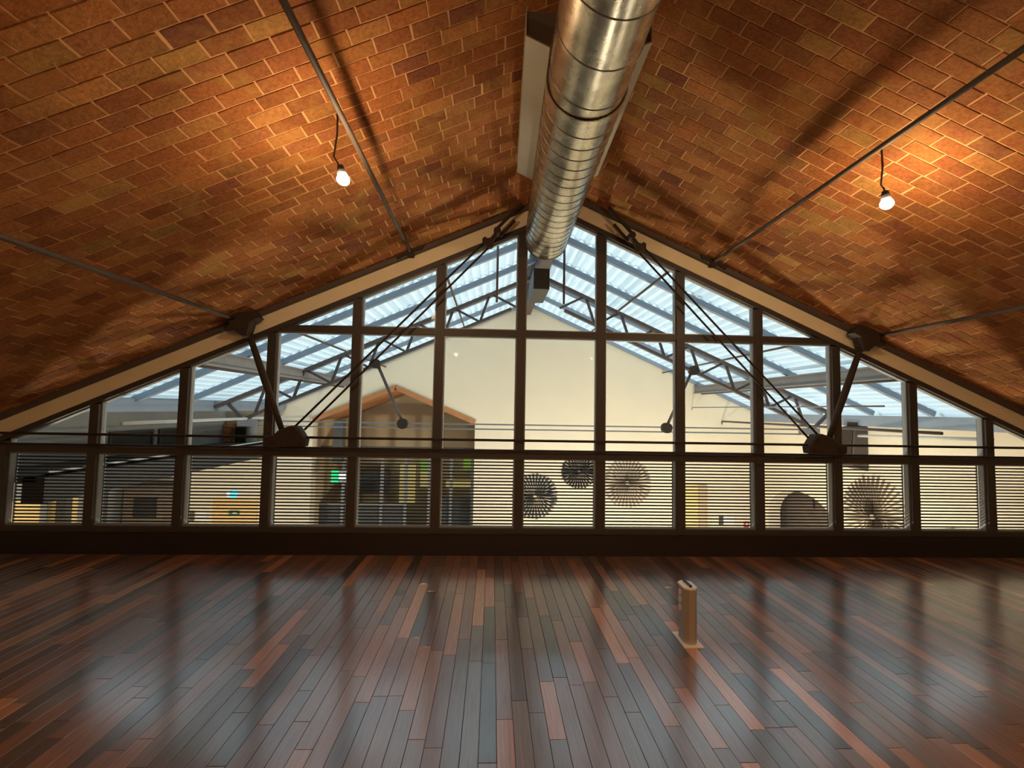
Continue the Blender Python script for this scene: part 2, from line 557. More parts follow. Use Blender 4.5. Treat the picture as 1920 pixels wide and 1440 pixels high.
# ------------------------------------------------------------------ vaulted brick ceiling, two slopes
BL, BW = 0.245, 0.116
brick_var = [brick_variant(BL - .0105, BW - .0085, 0.0032, .0014, .0022) for _ in range(14)]
brick_mesh = [variant_mesh('brick', v, 'brick') for v in brick_var]
brick_cols = [((.35, .125, .036), 6), ((.385, .150, .042), 5), ((.32, .110, .035), 4), ((.41, .178, .053), 2.5), ((.25, .088, .038), 1.0), ((.42, .215, .060), 0.8), ((.36, .136, .046), 4)]
bc, bw = [a for a, _ in brick_cols], [b for _, b in brick_cols]
ys = [0.0]
while ys[-1] > -VS:
    y = ys[-1]
    ys.append(y - BW / math.sqrt(1 + dvault(y - .05) ** 2))
for sg, side, nm in ((-1, 'left', 'ceiling'), (1, 'right', 'ceiling')):
    dmax = (RX - XL if sg < 0 else XR - RX) + .15
    vs, fs = [], []
    gy = np.linspace(-2 * VS, 0, 73)
    gx = np.linspace(0, dmax, 5)
    for y in gy:
        for d in gx:
            x = RX + sg * d
            vs.append((x, y, ZR - SL * d + vault(y if y < 0 else -1e-6)))
    nx = len(gx)
    for a in range(len(gy) - 1):
        for b_ in range(nx - 1):
            fs.append((a * nx + b_, a * nx + b_ + 1, (a + 1) * nx + b_ + 1, (a + 1) * nx + b_))
    # give the shell its thickness
    n0 = len(vs)
    vs += [(x, y, z + .12) for x, y, z in vs]
    fs += [tuple(i + n0 for i in q[::-1]) for q in fs]
    ce = MB().add(vs, fs).build(nm, 'mortar')
    tag(ce, f'vaulted brick ceiling slope on the {side} of the silver duct', 'ceiling', kind='structure')
    items = []
    umax = dmax / CO
    for j in range(len(ys) - 1):
        yc = (ys[j] + ys[j + 1]) / 2
        g = dvault(yc)
        eu = Vector((sg * CO, 0, -SI))
        ey = Vector((0, 1, g)).normalized() * (-sg)
        n = eu.cross(ey).normalized()
        ey = n.cross(eu)
        u = -BL * random.choice((0.25, .5, .75)) + (j % 2) * BL / 2 + random.uniform(-.02, .02)
        while u < umax:
            uc = u + BL / 2
            u += BL
            if uc - BL / 2 < 0.01:
                if uc + BL / 2 < 0.06: continue
            p = Vector((RX, yc, ZR + vault(yc))) + eu * max(uc, BL / 2 + .004)
            tn = n + eu * random.uniform(-.012, .012) + ey * random.uniform(-.02, .02)
            tn.normalize()
            e2 = tn.cross(eu).normalized()
            e1 = e2.cross(tn)
            p = p + tn * random.uniform(0, .0025)
            sc = 1.0 if random.random() > .07 else .97
            mtx = Matrix(((e1.x * sc, e2.x, tn.x, p.x), (e1.y * sc, e2.y, tn.y, p.y), (e1.z * sc, e2.z, tn.z, p.z), (0, 0, 0, 1)))
            c = random.choices(bc, bw)[0]
            q = random.uniform(.82, 1.16)
            a = quad_area([p + e1 * (BL / 2 * s1) + e2 * (BW / 2 * s2) for s1, s2 in ((-1, -1), (1, -1), (1, 1), (-1, 1))])
            items.append((a, random.randrange(14), mtx, (c[0] * q, c[1] * q, c[2] * q, 1)))
    items.sort(key=lambda t: -t[0])
    for a, k, mtx, col in items[:300]:
        o = place('brick', brick_mesh[k], ce)
        o.matrix_local = mtx
        o.color = col
    mass('brick_field', brick_var, [t[1:] for t in items[300:]], 'brick_mass', ce)

# ------------------------------------------------------------------ walls of the hall
zl, zr_ = ZR - SL * (RX - XL), ZR - SL * (XR - RX)
tag(MB().box(XL - .15, XL, -10.8, .12, -.01, zl + .45).build('wall_left', 'plaster'), 'low plastered eaves wall on the left, just out of the frame', 'wall', kind='structure')
tag(MB().box(XR, XR + .15, -10.8, .12, -.01, zr_ + .45).build('wall_right', 'plaster'), 'low plastered eaves wall on the right, just out of the frame', 'wall', kind='structure')
tag(MB().prism([(XL, -.01), (XR, -.01), (XR, zr_ + .1), (RX, ZR + .1), (XL, zl + .1)], -10.95, -10.8).build('wall_back', 'plaster'), 'plastered gable wall behind the camera', 'wall', kind='structure')
kn = MB().box(XL, XR, -.035, .14, -.012, .236).build('wall_front', 'kneewall')
tag(kn, 'dark brown knee wall running below the gable windows', 'wall', kind='structure')

# plaster beam over the windows, its steel angle and the ridge
for n_, sg, xe, side in ((1, -1, XL, 'left'), (2, 1, XR, 'right')):
    d = abs(xe - RX)
    o = MB().prism([(RX, ZR), (RX, ZL), (xe, ZL - SL * d), (xe, ZR - SL * d)], -.02, .14).build(f'trim_{n_}', 'plaster')
    tag(o, f'cream plaster band sloping down to the {side} above the gable windows', 'beam', kind='structure')
    o = MB().bar((RX, -.05, ZR - .02), (xe, -.05, ZR - .02 - SL * d), .05, .07).build(f'trim_{n_ + 2}', 'brown_steel')
    tag(o, f'thin brown steel angle between brick ceiling and {side} plaster band', 'beam', kind='structure')
    o = MB().bar((RX, .045, ZL - .030), (xe, .045, ZL - .030 - SL * d), .058, .11).build(f'trim_{n_ + 4}', 'frame')
    tag(o, f'dark brown head rail sloping along the {side} window tops', 'frame', kind='structure')

# ------------------------------------------------------------------ gable windows
ZB, ZG, ZT, ZT2, ZU, ZU2 = .2401, .2974, 1.1179, 1.19, 2.569, 2.645
MW = .098
def head(x):
    return beam_z(x) - .062

def clip_top(x0, x1, z0, z1):
    """opening polygon between x0..x1, z0..z1 cut by the sloping head"""
    pts = [(x0, z0), (x1, z0)]
    hi = lambda x: min(z1, head(x))
    xs = [x1]
    xi = None
    for sg in (-1, 1):
        xc = RX + sg * (ZL - .062 - z1) / SL
        if x0 < xc < x1: xs.append(xc)
    if x0 < RX < x1: xs.append(RX)
    xs.append(x0)
    for x in sorted(set(xs), reverse=True):
        if hi(x) > z0 + .01:
            pts.append((x, hi(x)))
    # where the head meets the sill of the opening
    for sg in (-1, 1):
        xc = RX + sg * (ZL - .062 - z0) / SL
        if x0 < xc < x1:
            if sg < 0: pts = [(xc, z0) if p == (x0, z0) else p for p in pts]
            else: pts = [(xc, z0) if p == (x1, z0) else p for p in pts]
    out = []
    for p in pts:
        if not out or (abs(p[0] - out[-1][0]) + abs(p[1] - out[-1][1])) > .004: out.append(p)
    return out

def ring(mb, poly, wd, y0, y1):
    n = len(poly)
    cx = sum(p[0] for p in poly) / n
    cz = sum(p[1] for p in poly) / n
    inn = []
    for i in range(n):
        a, b, c = poly[i - 1], poly[i], poly[(i + 1) % n]
        def nrm(p, q):
            dx, dz = q[0] - p[0], q[1] - p[1]
            l = math.hypot(dx, dz) or 1
            nx_, nz_ = -dz / l, dx / l
            if nx_ * (cx - p[0]) + nz_ * (cz - p[1]) < 0: nx_, nz_ = -nx_, -nz_
            return nx_, nz_
        n1, n2 = nrm(a, b), nrm(b, c)
        k = 1 + n1[0] * n2[0] + n1[1] * n2[1]
        k = max(k, .35)
        inn.append((b[0] + wd * (n1[0] + n2[0]) / k, b[1] + wd * (n1[1] + n2[1]) / k))
    vs = [(x, y0, z) for x, z in poly] + [(x, y0, z) for x, z in inn] + [(x, y1, z) for x, z in poly] + [(x, y1, z) for x, z in inn]
    fs = []
    for i in range(n):
        j = (i + 1) % n
        fs += [(i, j, n + j, n + i), (2 * n + i, 3 * n + i, 3 * n + j, 2 * n + j), (n + i, n + j, 3 * n + j, 3 * n + i), (i, 2 * n + i, 2 * n + j, j)]
    mb.add(vs, fs)

ORD = ['first', 'second', 'third', 'fourth', 'fifth', 'sixth', 'seventh', 'eighth', 'ninth', 'tenth', 'eleventh', 'twelfth', 'thirteenth']
for i in range(13):
    xa, xb = X0 + SP * i, X0 + SP * (i + 1)
    ro = empty(f'window_{i + 1}', ((xa + xb) / 2, .05, ZB))
    tag(ro, f'{ORD[i]} bay of the gable glazing counted from the left', 'window', kind='structure')
    h = MW / 2
    def mull(mb, x=xa):
        ht = min(head(x - h), head(x + h)) + .02
        mb.box(x - h, x + h, 0, .115, ZB, ht)
    part('mullion', 'frame', ro, mull)
    if i == 12:
        part('mullion', 'frame', ro, lambda mb: mull(mb, xb))
    l, r = xa + h, xb - h
    part('sill_rail', 'frame', ro, lambda mb: mb.box(l, r, .002, .115, ZB - .004, ZG))
    zt_max = min(max(head(l), head(r)), ZT2)
    part('transom', 'frame', ro, lambda mb: mb.box(l, r, .004, .112, ZT, ZT2))
    if 3 <= i <= 9:
        xl2, xr2 = max(l, RX - (ZL - .06 - ZU) / SL), min(r, RX + (ZL - .06 - ZU) / SL)
        part('upper_transom', 'frame', ro, lambda mb: mb.box(xl2, xr2, .004, .112, ZU, ZU2))
        ops = [(ZG, ZT), (ZT2, ZU), (ZU2, 9)]
    else:
        ops = [(ZG, ZT), (ZT2, 9)]
    for z0, z1 in ops:
        po = clip_top(l, r, z0, z1)
        if len(po) < 3: continue
        part('pane_frame', 'bead', ro, lambda mb: ring(mb, po, .016, .035, .095))
        part('pane', 'glass', ro, lambda mb: mb.prism(po, .062, .070))
# slatted blinds, one behind each lower pane
NS = 21
places = ['at the dark far left end', 'in front of the dark gallery beam', 'in front of the orange door', 'in front of the green lit exit sign', 'in front of the grey glazed entrance', 'at the right end of the glazed entrance', 'in front of the dark grey starburst ornament', 'in front of the sand coloured starburst ornament', 'in front of the tall yellowish door', 'in front of the brown archway', 'in front of the large brown starburst ornament', 'in front of bare cream wall', 'at the far right end']
slat_l = SP - MW - .03
slat_me = MB().box(-slat_l / 2, slat_l / 2, -.007, .007, -.0078, .0078).mesh('slat', 'slat')
for i in range(13):
    xc = X0 + SP * (i + .5)
    b = empty('slatted_blind', (xc, .125, ZG))
    tag(b, f'dark bar blind {places[i]}, {ORD[i]} from left', 'blind', 'slatted blinds behind the lower panes')
    pitch = (ZT - ZG) / (NS + .3)
    for k in range(NS):
        o = place('slat', slat_me, b, (0, 0, pitch * (k + .75)))
    part('side_guide', 'bead', b, lambda mb: mb.box(xc - slat_l / 2 - .012, xc - slat_l / 2, .118, .132, ZG, ZT))
    part('side_guide', 'bead', b, lambda mb: mb.box(xc + slat_l / 2, xc + slat_l / 2 + .012, .118, .132, ZG, ZT))

# ------------------------------------------------------------------ iron truss in front of the gable
TY = -.15
def tr(x, z):
    return .0186 + (x - .0186) * 1.0195, 1.7 + (z - 1.7) * 1.0195
def mir(sg, x, z):
    x, z = tr(x, z)
    return (x, z) if sg < 0 else (2 * RX - x, z)
truss = empty('roof_truss', (RX, TY, 1.23))
tag(truss, 'rusty iron truss with slanting struts and twin tie rods before the gable windows', 'truss')
for sg in (-1, 1):
    br = [(-2.581, 2.662), (-2.664, 2.616), (-2.690, 2.50), (-2.690, 2.445), (-2.755, 2.445), (-2.84, 2.505), (-2.882, 2.495), (-2.979, 2.505), (-2.90, 2.579), (-2.939, 2.677), (-2.90, 2.715), (-2.75, 2.715), (-2.64, 2.735)]
    part('rafter_bracket', 'iron', truss, lambda mb: mb.prism([mir(sg, *p) for p in br], TY - .07, TY + .07, .014))
    a, b_ = mir(sg, -2.715, 2.50), mir(sg, -2.305, 1.43)
    part('strut', 'iron', truss, lambda mb: mb.tube([(a[0], TY, a[1])] + [(a[0] + (b_[0] - a[0]) * t, TY, a[1] + (b_[1] - a[1]) * t) for t in (.25, .5, .75)] + [(b_[0], TY, b_[1])], [.029, .036, .040, .036, .030], 12), True)
    gs = [(-2.476, 1.345), (-2.37, 1.371), (-2.3, 1.44), (-2.181, 1.478), (-2.114, 1.467), (-2.063, 1.394), (-2.02, 1.321), (-2.033, 1.248), (-2.411, 1.233), (-2.473, 1.262)]
    gu = part('gusset', 'iron', truss, lambda mb: mb.prism([mir(sg, *p) for p in gs], TY - .075, TY + .075, .018))
    for px_, pz_ in ((-2.12, 1.42), (-2.08, 1.29), (-2.38, 1.30)):
        q = mir(sg, px_, pz_)
        o = MB().tube([(q[0], TY - .095, q[1]), (q[0], TY - .07, q[1])], .020, 6).build('bolt', 'iron', gu)
        o.data.transform(Matrix.Translation(-Vector(truss.location)))
    # twin inclined rods up to the turnbuckle
    for (p, q), dy in ((((-2.152, 1.47), (-.117, 3.605)), -.02), (((-2.066, 1.43), (-.060, 3.560)), .02)):
        p, q = mir(sg, *p), mir(sg, *q)
        part('inclined_rod', 'iron', truss, lambda mb: mb.tube([(p[0], TY + dy, p[1]), (q[0], TY + dy * .5, q[1])], .0125, 8), True)
    # turnbuckle block and fork of two flat bars
    c0, c1 = Vector((*tr(-.14, 3.56),)), Vector((*tr(-.01, 3.70),))
    f = lambda x, z: mir(sg, x, z)
    bl = [f(-.135, 3.655), (f(-.10, 3.675)), f(-.085, 3.655), f(-.045, 3.665), f(.0, 3.72), f(.03, 3.70), f(.0, 3.65), f(-.02, 3.61), f(-.005, 3.575), f(-.03, 3.545), f(-.075, 3.555), f(-.10, 3.58), f(-.135, 3.60)]
    part('turnbuckle', 'iron', truss, lambda mb: mb.prism(bl, TY - .035, TY + .035, .008))
    e1_, e2_ = f(.025, 3.765), f(.31, 4.075)
    part('fork_bar', 'iron', truss, lambda mb: mb.bar((e1_[0], TY - .025, e1_[1]), (e2_[0], TY - .025, e2_[1]), .035, .02), False)
    e3_, e4_ = f(.065, 3.70), f(.235, 3.895)
    part('fork_bar', 'iron', truss, lambda mb: mb.bar((e3_[0], TY + .03, e3_[1]), (e4_[0], TY + .03, e4_[1]), .035, .02), False)
    ey_ = f(.035, 3.745)
    part('eye_bolt', 'iron', truss, lambda mb: mb.tube([(ey_[0], TY - .055, ey_[1]), (ey_[0], TY + .055, ey_[1])], .042, 14), False)
for z in (1.34, 1.222):
    part('tie_rod', 'iron', truss, lambda mb: mb.tube([(XL, TY, z), (XR, TY, z)], .0145, 8), True)
# small anchor plates that hold the long rods at the gable are parts of the rods below

# ------------------------------------------------------------------ long rods under the vault
def long_rod(x, z, yfar, r, label, anchor_z):
    ro = empty('ceiling_rod', (x, -.06, z))
    tag(ro, label, 'rod', 'long steel rods under the brick vault')
    part('rod', 'rod', ro, lambda mb: mb.tube([(x, yfar, z), (x, -.06, anchor_z)], r, 10), True)
    part('anchor_plate', 'iron', ro, lambda mb: mb.prism([(x - .17, ceil_z(x - .17, -.07) - .002), (x - .15, ceil_z(x - .15, -.07) - .05), (x - .05, ceil_z(x - .05, -.07) - .035), (x - .03, ceil_z(x, -.07) - .075), (x + .035, ceil_z(x, -.07) - .075), (x + .05, ceil_z(x + .05, -.07) - .035), (x + .14, ceil_z(x + .14, -.07) - .05), (x + .17, ceil_z(x + .17, -.07) - .002)], -.11, -.03, .006))
    return ro
long_rod(-.985, 3.59, -5.35, .019, 'dark steel rod running to the camera just right of the left bulb', 3.53)
long_rod(2.665, 3.59, -5.35, .019, 'dark steel rod running to the camera just left of the right bulb', 3.525)
long_rod(-2.915, 2.675, -5.35, .0205, 'dark steel rod at far left ending at the truss bracket', 2.665)
long_rod(4.63, 2.70, -5.35, .0205, 'dark steel rod at far right ending at the truss bracket', 2.655)

# ------------------------------------------------------------------ bare bulbs
def bulb(x, y, z, dx, label, glass='bulb'):
    zt = ceil_z(x, y)
    ro = empty('pendant_bulb', (x, y, zt))
    tag(ro, label, 'lamp', 'bare bulbs hanging from the vault')
    b = Vector((x + dx, y, z))
    part('cord', 'cable', ro, lambda mb: mb.tube([(x, y, zt), (x + .004, y, zt - (zt - z) * .35), (x - .014, y, zt - (zt - z) * .68), (x + dx * .2, y, z + .115), (x + dx * .5, y, z + .085)], .0065, 6), True)
    part('socket', 'black', ro, lambda mb: mb.tube([b + Vector((-dx * .45, 0, .09)), b + Vector((-dx * .25, 0, .035))], [.021, .033], 12), True)
    def bl(mb):
        prof = [(.042, .014), (.030, .024), (.014, .036), (-.004, .0425), (-.020, .040), (-.032, .030), (-.040, .016), (-.0425, .004)]
        mb.tube([b + Vector((-dx * .02 * k_, 0, h_)) for k_, (h_, _) in enumerate(prof)], [r_ for _, r_ in prof], 20)
    part('bulb', glass, ro, bl, True)
    return ro
bulb(-1.09, -2.32, 3.255, .06, 'lit bare bulb on a short cord, on the left ceiling slope')
bulb(2.865, -2.25, 3.265, .03, 'lit bare bulb on a short cord, on the right ceiling slope')
for x_, y_, lb in ((-1.09, -7.6, 'left slope'), (2.865, -7.6, 'right slope')):  # unseen extra bulbs, added to raise the light in the hall
    bulb(x_, y_, 3.25, .03, 'bare bulb added behind the camera to brighten the hall, ' + lb, 'bulb_fill')

# ------------------------------------------------------------------ spiral duct under the ridge
DT = .0207
def dx_at(y): return .630 + DT * y
DZ, DR = 3.766, .257
duct = empty('ventilation_duct', (dx_at(-2), -2, DZ - DR))
tag(duct, 'large round galvanised spiral ventilation duct hanging under the ridge', 'duct')
def ringpts(y, r, n=48):
    return [(dx_at(y) + r * math.cos(2 * math.pi * k / n), y, DZ + r * math.sin(2 * math.pi * k / n)) for k in range(n)]
def shell(mb, secs, n=48, close=False):
    vs = []
    for y, r in secs: vs += ringpts(y, r, n)
    fs = [(i * n + k, i * n + (k + 1) % n, (i + 1) * n + (k + 1) % n, (i + 1) * n + k) for i in range(len(secs) - 1) for k in range(n)]
    mb.add(vs, fs)
YJ = -2.62
o = part('duct_section', 'galv', duct, lambda mb: shell(mb, [(-.03, DR - .012), (-.03, DR), (YJ, DR), (YJ, DR - .012), (-.03, DR - .012)]), True)
auto_smooth(o)
o = part('duct_section', 'galv', duct, lambda mb: shell(mb, [(YJ + .03, DR - .024), (YJ + .03, DR - .010), (-5.8, DR - .010), (-5.8, DR - .024), (YJ + .03, DR - .024)]), True)
auto_smooth(o)
def seam(y, r, wdt=.006, h_=.0035, skew=.03):
    def fn(mb):
        n = 48
        vs = []
        for oy, rr in ((-wdt, r), (-wdt * .4, r + h_), (wdt * .4, r + h_), (wdt, r)):
            for k in range(n):
                t = 2 * math.pi * k / n
                yy = y + oy + skew * math.cos(t)
                vs.append((dx_at(yy) + rr * math.cos(t), yy, DZ + rr * math.sin(t)))
        fs = [(i * n + k, i * n + (k + 1) % n, (i + 1) * n + (k + 1) % n, (i + 1) * n + k) for i in range(3) for k in range(n)]
        mb.add(vs, fs)
    return part('seam', 'seam', duct, fn, True)
y = -.17
while y > YJ + .08:
    seam(y, DR)
    y -= .136
for y in (YJ - .14, YJ - .46, YJ - .78, YJ - 1.1, YJ - 1.42, YJ - 1.8): seam(y, DR - .010)
def collar(y0, y1, r):
    return lambda mb: shell(mb, [(y0, r - .004), (y0, r + .004), (y1, r + .004), (y1, r - .004)])
auto_smooth(part('collar', 'galv', duct, collar(YJ - .05, YJ + .012, DR), True))
part('end_rim', 'seam', duct, lambda mb: shell(mb, [(-.045, DR - .016), (-.045, DR + .005), (-.02, DR + .005), (-.02, DR - .016), (-.045, DR - .016)]), True)
part('end_cap', 'brown_steel', duct, lambda mb: mb.tube([(dx_at(-.04), -.05, DZ), (dx_at(-.03), -.035, DZ)], DR - .014, 40))
# sheet metal side troughs between duct and ceiling
for sg, lab in ((-1, 'left'), (1, 'right')):
    def trough(mb):
        xo, xi = .395, .245
        y0, y1 = -2.73, -1.12
        prof = [(xo, 4.19), (xo, 3.995), (xi, 3.925)]
        th = .006
        n = len(prof)
        outer = [(dx_at(-2) + sg * x, z) for x, z in prof]
        inner = [(dx_at(-2) + sg * (x - .006), z + .007) for x, z in prof]
        vs = []
        for yy in (y0, y1):
            k = DT * (yy + 2)
            vs += [(x + k, yy, z) for x, z in outer] + [(x + k, yy, z) for x, z in inner]
        m_ = 2 * n
        fs = []
        for i in range(n - 1):
            fs += [(i, i + 1, m_ + i + 1, m_ + i), (n + i, m_ + n + i, m_ + n + i + 1, n + i + 1), (i, n + i, n + i + 1, i + 1), (m_ + i, m_ + i + 1, m_ + n + i + 1, m_ + n + i)]
        fs += [(0, m_, m_ + n, n), (n - 1, 2 * n - 1, m_ + 2 * n - 1, m_ + n - 1)]
        mb.add(vs, fs)
    tp = part('side_trough', 'panel_metal', duct, trough)
    part('trough_end', 'brown_steel', duct, lambda mb: mb.prism([(dx_at(-2.68) + sg * .389, 4.0), (dx_at(-2.68) + sg * .389, 4.19), (dx_at(-2.68) + sg * .19, 4.19), (dx_at(-2.68) + sg * .245, 3.935)], -2.69, -2.68))
for k, (px_, sg) in enumerate(((.33, -1),)):
    part('hanger_bolt', 'iron', duct, lambda mb: mb.tube([(dx_at(-2.6) - .262, -2.66, 3.96), (dx_at(-2.6) - .262, -2.60, 3.96)], .014, 8))

# ------------------------------------------------------------------ floor power post
post = empty('power_post', (1.510, -1.965, 0))
post.rotation_euler = (0, 0, math.radians(-90))
tag(post, 'metallic beige power outlet post with a black grip standing on the plank floor', 'power post')
def octo(a, b, c, z):
    return [(a - c, -b, z), (a, -b + c * 1.0, z), (a, b - c, z), (a - c, b, z), (-a + c, b, z), (-a, b - c, z), (-a, -b + c, z), (-a + c, -b, z)]
def stack(mb, levels):
    n = 8
    vs, fs = [], []
    for lv in levels: vs += octo(*lv)
    for i in range(len(levels) - 1):
        for k in range(n): fs.append((i * n + k, i * n + (k + 1) % n, (i + 1) * n + (k + 1) % n, (i + 1) * n + k))
    fs.append(tuple(range(n))[::-1]); fs.append(tuple(range((len(levels) - 1) * n, len(levels) * n)))
    mb.add(vs, fs)
def lpart(name, mat, fn, par=post):
    mb = MB(); fn(mb); return mb.build(name, mat, par)
PH = .405
lpart('base_plate', 'post_cap', lambda mb: mb.box(-.118, .118, -.072, .072, 0, .006))
lpart('post_body', 'post_metal', lambda mb: stack(mb, [(.079, .047, .026, .006), (.079, .047, .026, PH - .012)]))
lpart('cap', 'post_cap', lambda mb: stack(mb, [(.083, .051, .028, PH - .012), (.085, .053, .029, PH - .008), (.085, .053, .029, PH), (.082, .050, .028, PH + .003)]))
lpart('grip', 'black', lambda mb: (mb.box(-.062, .062, -.008, .008, PH + .008, PH + .018), mb.box(-.062, -.050, -.008, .008, PH + .001, PH + .009), mb.box(.050, .062, -.008, .008, PH + .001, PH + .009)))
for k, z in enumerate((.345, .29, .235)):
    def sock(mb):
        mb.tube([(-.020, -.0465, z), (-.020, -.0525, z)], [.023, .021], 14)
    so = lpart('socket', 'white', sock)
    lpart('socket_hole', 'black', lambda mb: (mb.box(-.030, -.025, -.0532, -.0515, z - .002, z + .002), mb.box(-.015, -.010, -.0532, -.0515, z - .002, z + .002)), so)

# ================================================================== atrium beyond the windows
ZA, EV = 4.36, 5.85          # ridge height, half width of the glass roof
YE = 5.8
def rz(d): return ZA - SL * d
YR = [.16, 1.2, 2.3, 3.52, 4.66, 5.78]
roof = empty('glass_roof', (RX, .16, rz(EV)))
tag(roof, 'translucent corrugated atrium roof on blue grey steel bars beyond the windows', 'roof')
def sheet(mb, sg, d0, d1, y0, y1, lift):
    n = int((d1 - d0) / CO / .15 * 6)
    vs, val = [], []
    for yy in (y0, y1):
        for i in range(n + 1):
            d = d0 + (d1 - d0) * i / n
            ph = 2 * math.pi * (d / CO) / .15
            o_ = .020 * max(-.7, min(.7, math.sin(ph))) / .7 + lift
            vs.append((RX + sg * (d + o_ * SI), yy, rz(d) + o_ * CO))
    fs = [(i, i + 1, n + 2 + i, n + 1 + i) for i in range(n)]
    mb.add(vs, fs)
    return n
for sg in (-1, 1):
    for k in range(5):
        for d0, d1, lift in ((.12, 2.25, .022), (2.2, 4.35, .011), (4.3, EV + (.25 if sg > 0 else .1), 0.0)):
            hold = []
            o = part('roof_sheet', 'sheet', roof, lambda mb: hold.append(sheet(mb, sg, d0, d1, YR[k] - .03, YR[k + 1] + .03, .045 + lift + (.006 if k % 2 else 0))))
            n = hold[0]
            at = o.data.attributes.new('fold_shade', 'FLOAT', 'FACE')  # shade of the corrugation, put into the sheet colour
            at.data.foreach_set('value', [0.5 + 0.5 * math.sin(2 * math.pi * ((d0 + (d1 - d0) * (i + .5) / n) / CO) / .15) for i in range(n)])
    for y in YR:
        part('rafter', 'blue_steel', roof, lambda mb: mb.bar((RX + sg * .05, y, rz(.05) - .015), (RX + sg * EV, y, rz(EV) - .015), .085, .075))
    d = 4.28
    part('purlin', 'grey_steel', roof, lambda mb: (mb.box(RX + sg * d - .05, RX + sg * d + .05, .14, YE, rz(d) - .115, rz(d) - .095), mb.box(RX + sg * d - .01, RX + sg * d + .01, .14, YE, rz(d) - .26, rz(d) - .11), mb.box(RX + sg * d - .05, RX + sg * d + .05, .14, YE, rz(d) - .28, rz(d) - .26)))
    for d, dz, r in ((4.45, .20, .028), (3.45, .14, .018), (1.5, .12, .020)):
        part('round_purlin', 'brown_steel', roof, lambda mb: mb.tube([(RX + sg * d, .14, rz(d) - dz), (RX + sg * d, YE, rz(d) - dz)], r, 8), True)
    ev = EV + (.17 if sg > 0 else .02)
    part('eave_beam', 'blue_steel', roof, lambda mb: mb.box(RX + sg * ev - .07, RX + sg * ev + .07, .14, YE - .02, rz(ev) - .17, rz(ev) + .02))
part('ridge_beam', 'brown_steel', roof, lambda mb: mb.box(RX - .09, RX + .09, .14, YE, ZA - .30, ZA - .02))
part('ridge_cap', 'grey_steel', roof, lambda mb: (mb.bar((RX, 3, ZA + .12), (RX - .25, 3, ZA + .02), .02, 5.7), mb.bar((RX, 3, ZA + .12), (RX + .25, 3, ZA + .02), .02, 5.7)))
for x_, z0_, z1_ in ((.05, 3.12, 3.95), (.95, 3.12, 4.1)):
    part('hanger_rod', 'brown_steel', roof, lambda mb: mb.tube([(x_, .6, z0_), (x_, .6, z1_)], .016, 8), True)
o = MB().box(.50, .70, .16, .9, 3.20, 3.46).build('air_box', 'dark_hole')
tag(o, 'dark sheet metal box hanging just beyond the duct end outside the glass', 'duct')

# lattice truss under the glass roof
TA = 3.0
lt = empty('lattice_truss', (RX, TA, 1.3))
tag(lt, 'brown steel lattice truss under the atrium roof beyond the windows', 'truss')
for sg in (-1, 1):
    P = lambda d, z, y=TA: (RX + sg * d, y, z)
    top = lambda d: rz(d) - .13
    bot = lambda d: rz(d) - .13 - .435
    part('top_chord', 'brown_steel', lt, lambda mb: mb.bar(P(.06, top(.06)), P(5.8, top(5.8)), .06, .09))
    part('bottom_chord', 'brown_steel', lt, lambda mb: mb.bar(P(.5, bot(.5)), P(5.25, bot(5.25)), .05, .09))
    d = 5.05
    while d > .6:
        part('web_post', 'brown_steel', lt, lambda mb: mb.bar(P(d - .12, top(d - .12)), P(d + .05, bot(d + .05)), .045, .03))
        part('web_diagonal', 'brown_steel', lt, lambda mb: mb.bar(P(d - .16, top(d - .16)), P(d - .62, bot(d - .62)), .04, .025))
        d -= .67
    part('strut', 'brown_steel', lt, lambda mb: mb.tube([P(2.95, 2.50), P(2.45, 1.42)], .028, 8), True)
    part('node_plate', 'iron', lt, lambda mb: mb.tube([P(2.97, 2.49, TA - .06), P(2.97, 2.49, TA + .06)], .09, 10))
    part('node_plate', 'iron', lt, lambda mb: mb.tube([P(2.45, 1.40, TA - .05), P(2.45, 1.40, TA + .05)], .10, 10))
    part('end_plate', 'grey_steel', lt, lambda mb: mb.box(RX + sg * 5.2 - .17, RX + sg * 5.2 + .17, TA - .06, TA + .06, 1.31, 1.44))
    part('end_post', 'brown_steel', lt, lambda mb: mb.bar(P(5.6, top(5.6)), P(5.25, 1.40), .05, .05))
for z in (1.41, 1.322):
    part('tie_rod', 'grey_steel', lt, lambda mb: mb.tube([(RX - 5.1, TA, z), (RX + 5.1, TA, z)], .014, 8), True)

# pipes along the atrium
for x, z, r, mt, y1, lab in ((5.02, 1.822, .012, 'grey_steel', YE, 'thin grey pipe hooked to the end wall, higher of the right pair'),
                         (5.78, 1.487, .022, 'brown_steel', YE, 'brown pipe hooked to the end wall, lower of the right pair'),
                         (-4.375, 1.449, .022, 'pale_pipe', YE, 'pale pipe running along the dark left side of the atrium'),
                         (-5.177, 1.847, .012, 'grey_steel', YE, 'thin grey pipe under the left eave of the atrium')):
    o = MB().tube([(x, .2, z), (x, y1 - .05, z), (x, y1 - .02, z - .02), (x, y1 - .02, z - .1)], r, 8).build('wall_pipe', mt, smooth=True)
    tag(o, lab, 'pipe')

tag(MB().tube([(6.80, 3.2, 1.305), (6.42, .17, 1.42)], .026, 10).build('wall_pipe', 'pale_pipe', smooth=True), 'pale thick pipe along the right cream wall under the eave', 'pipe')

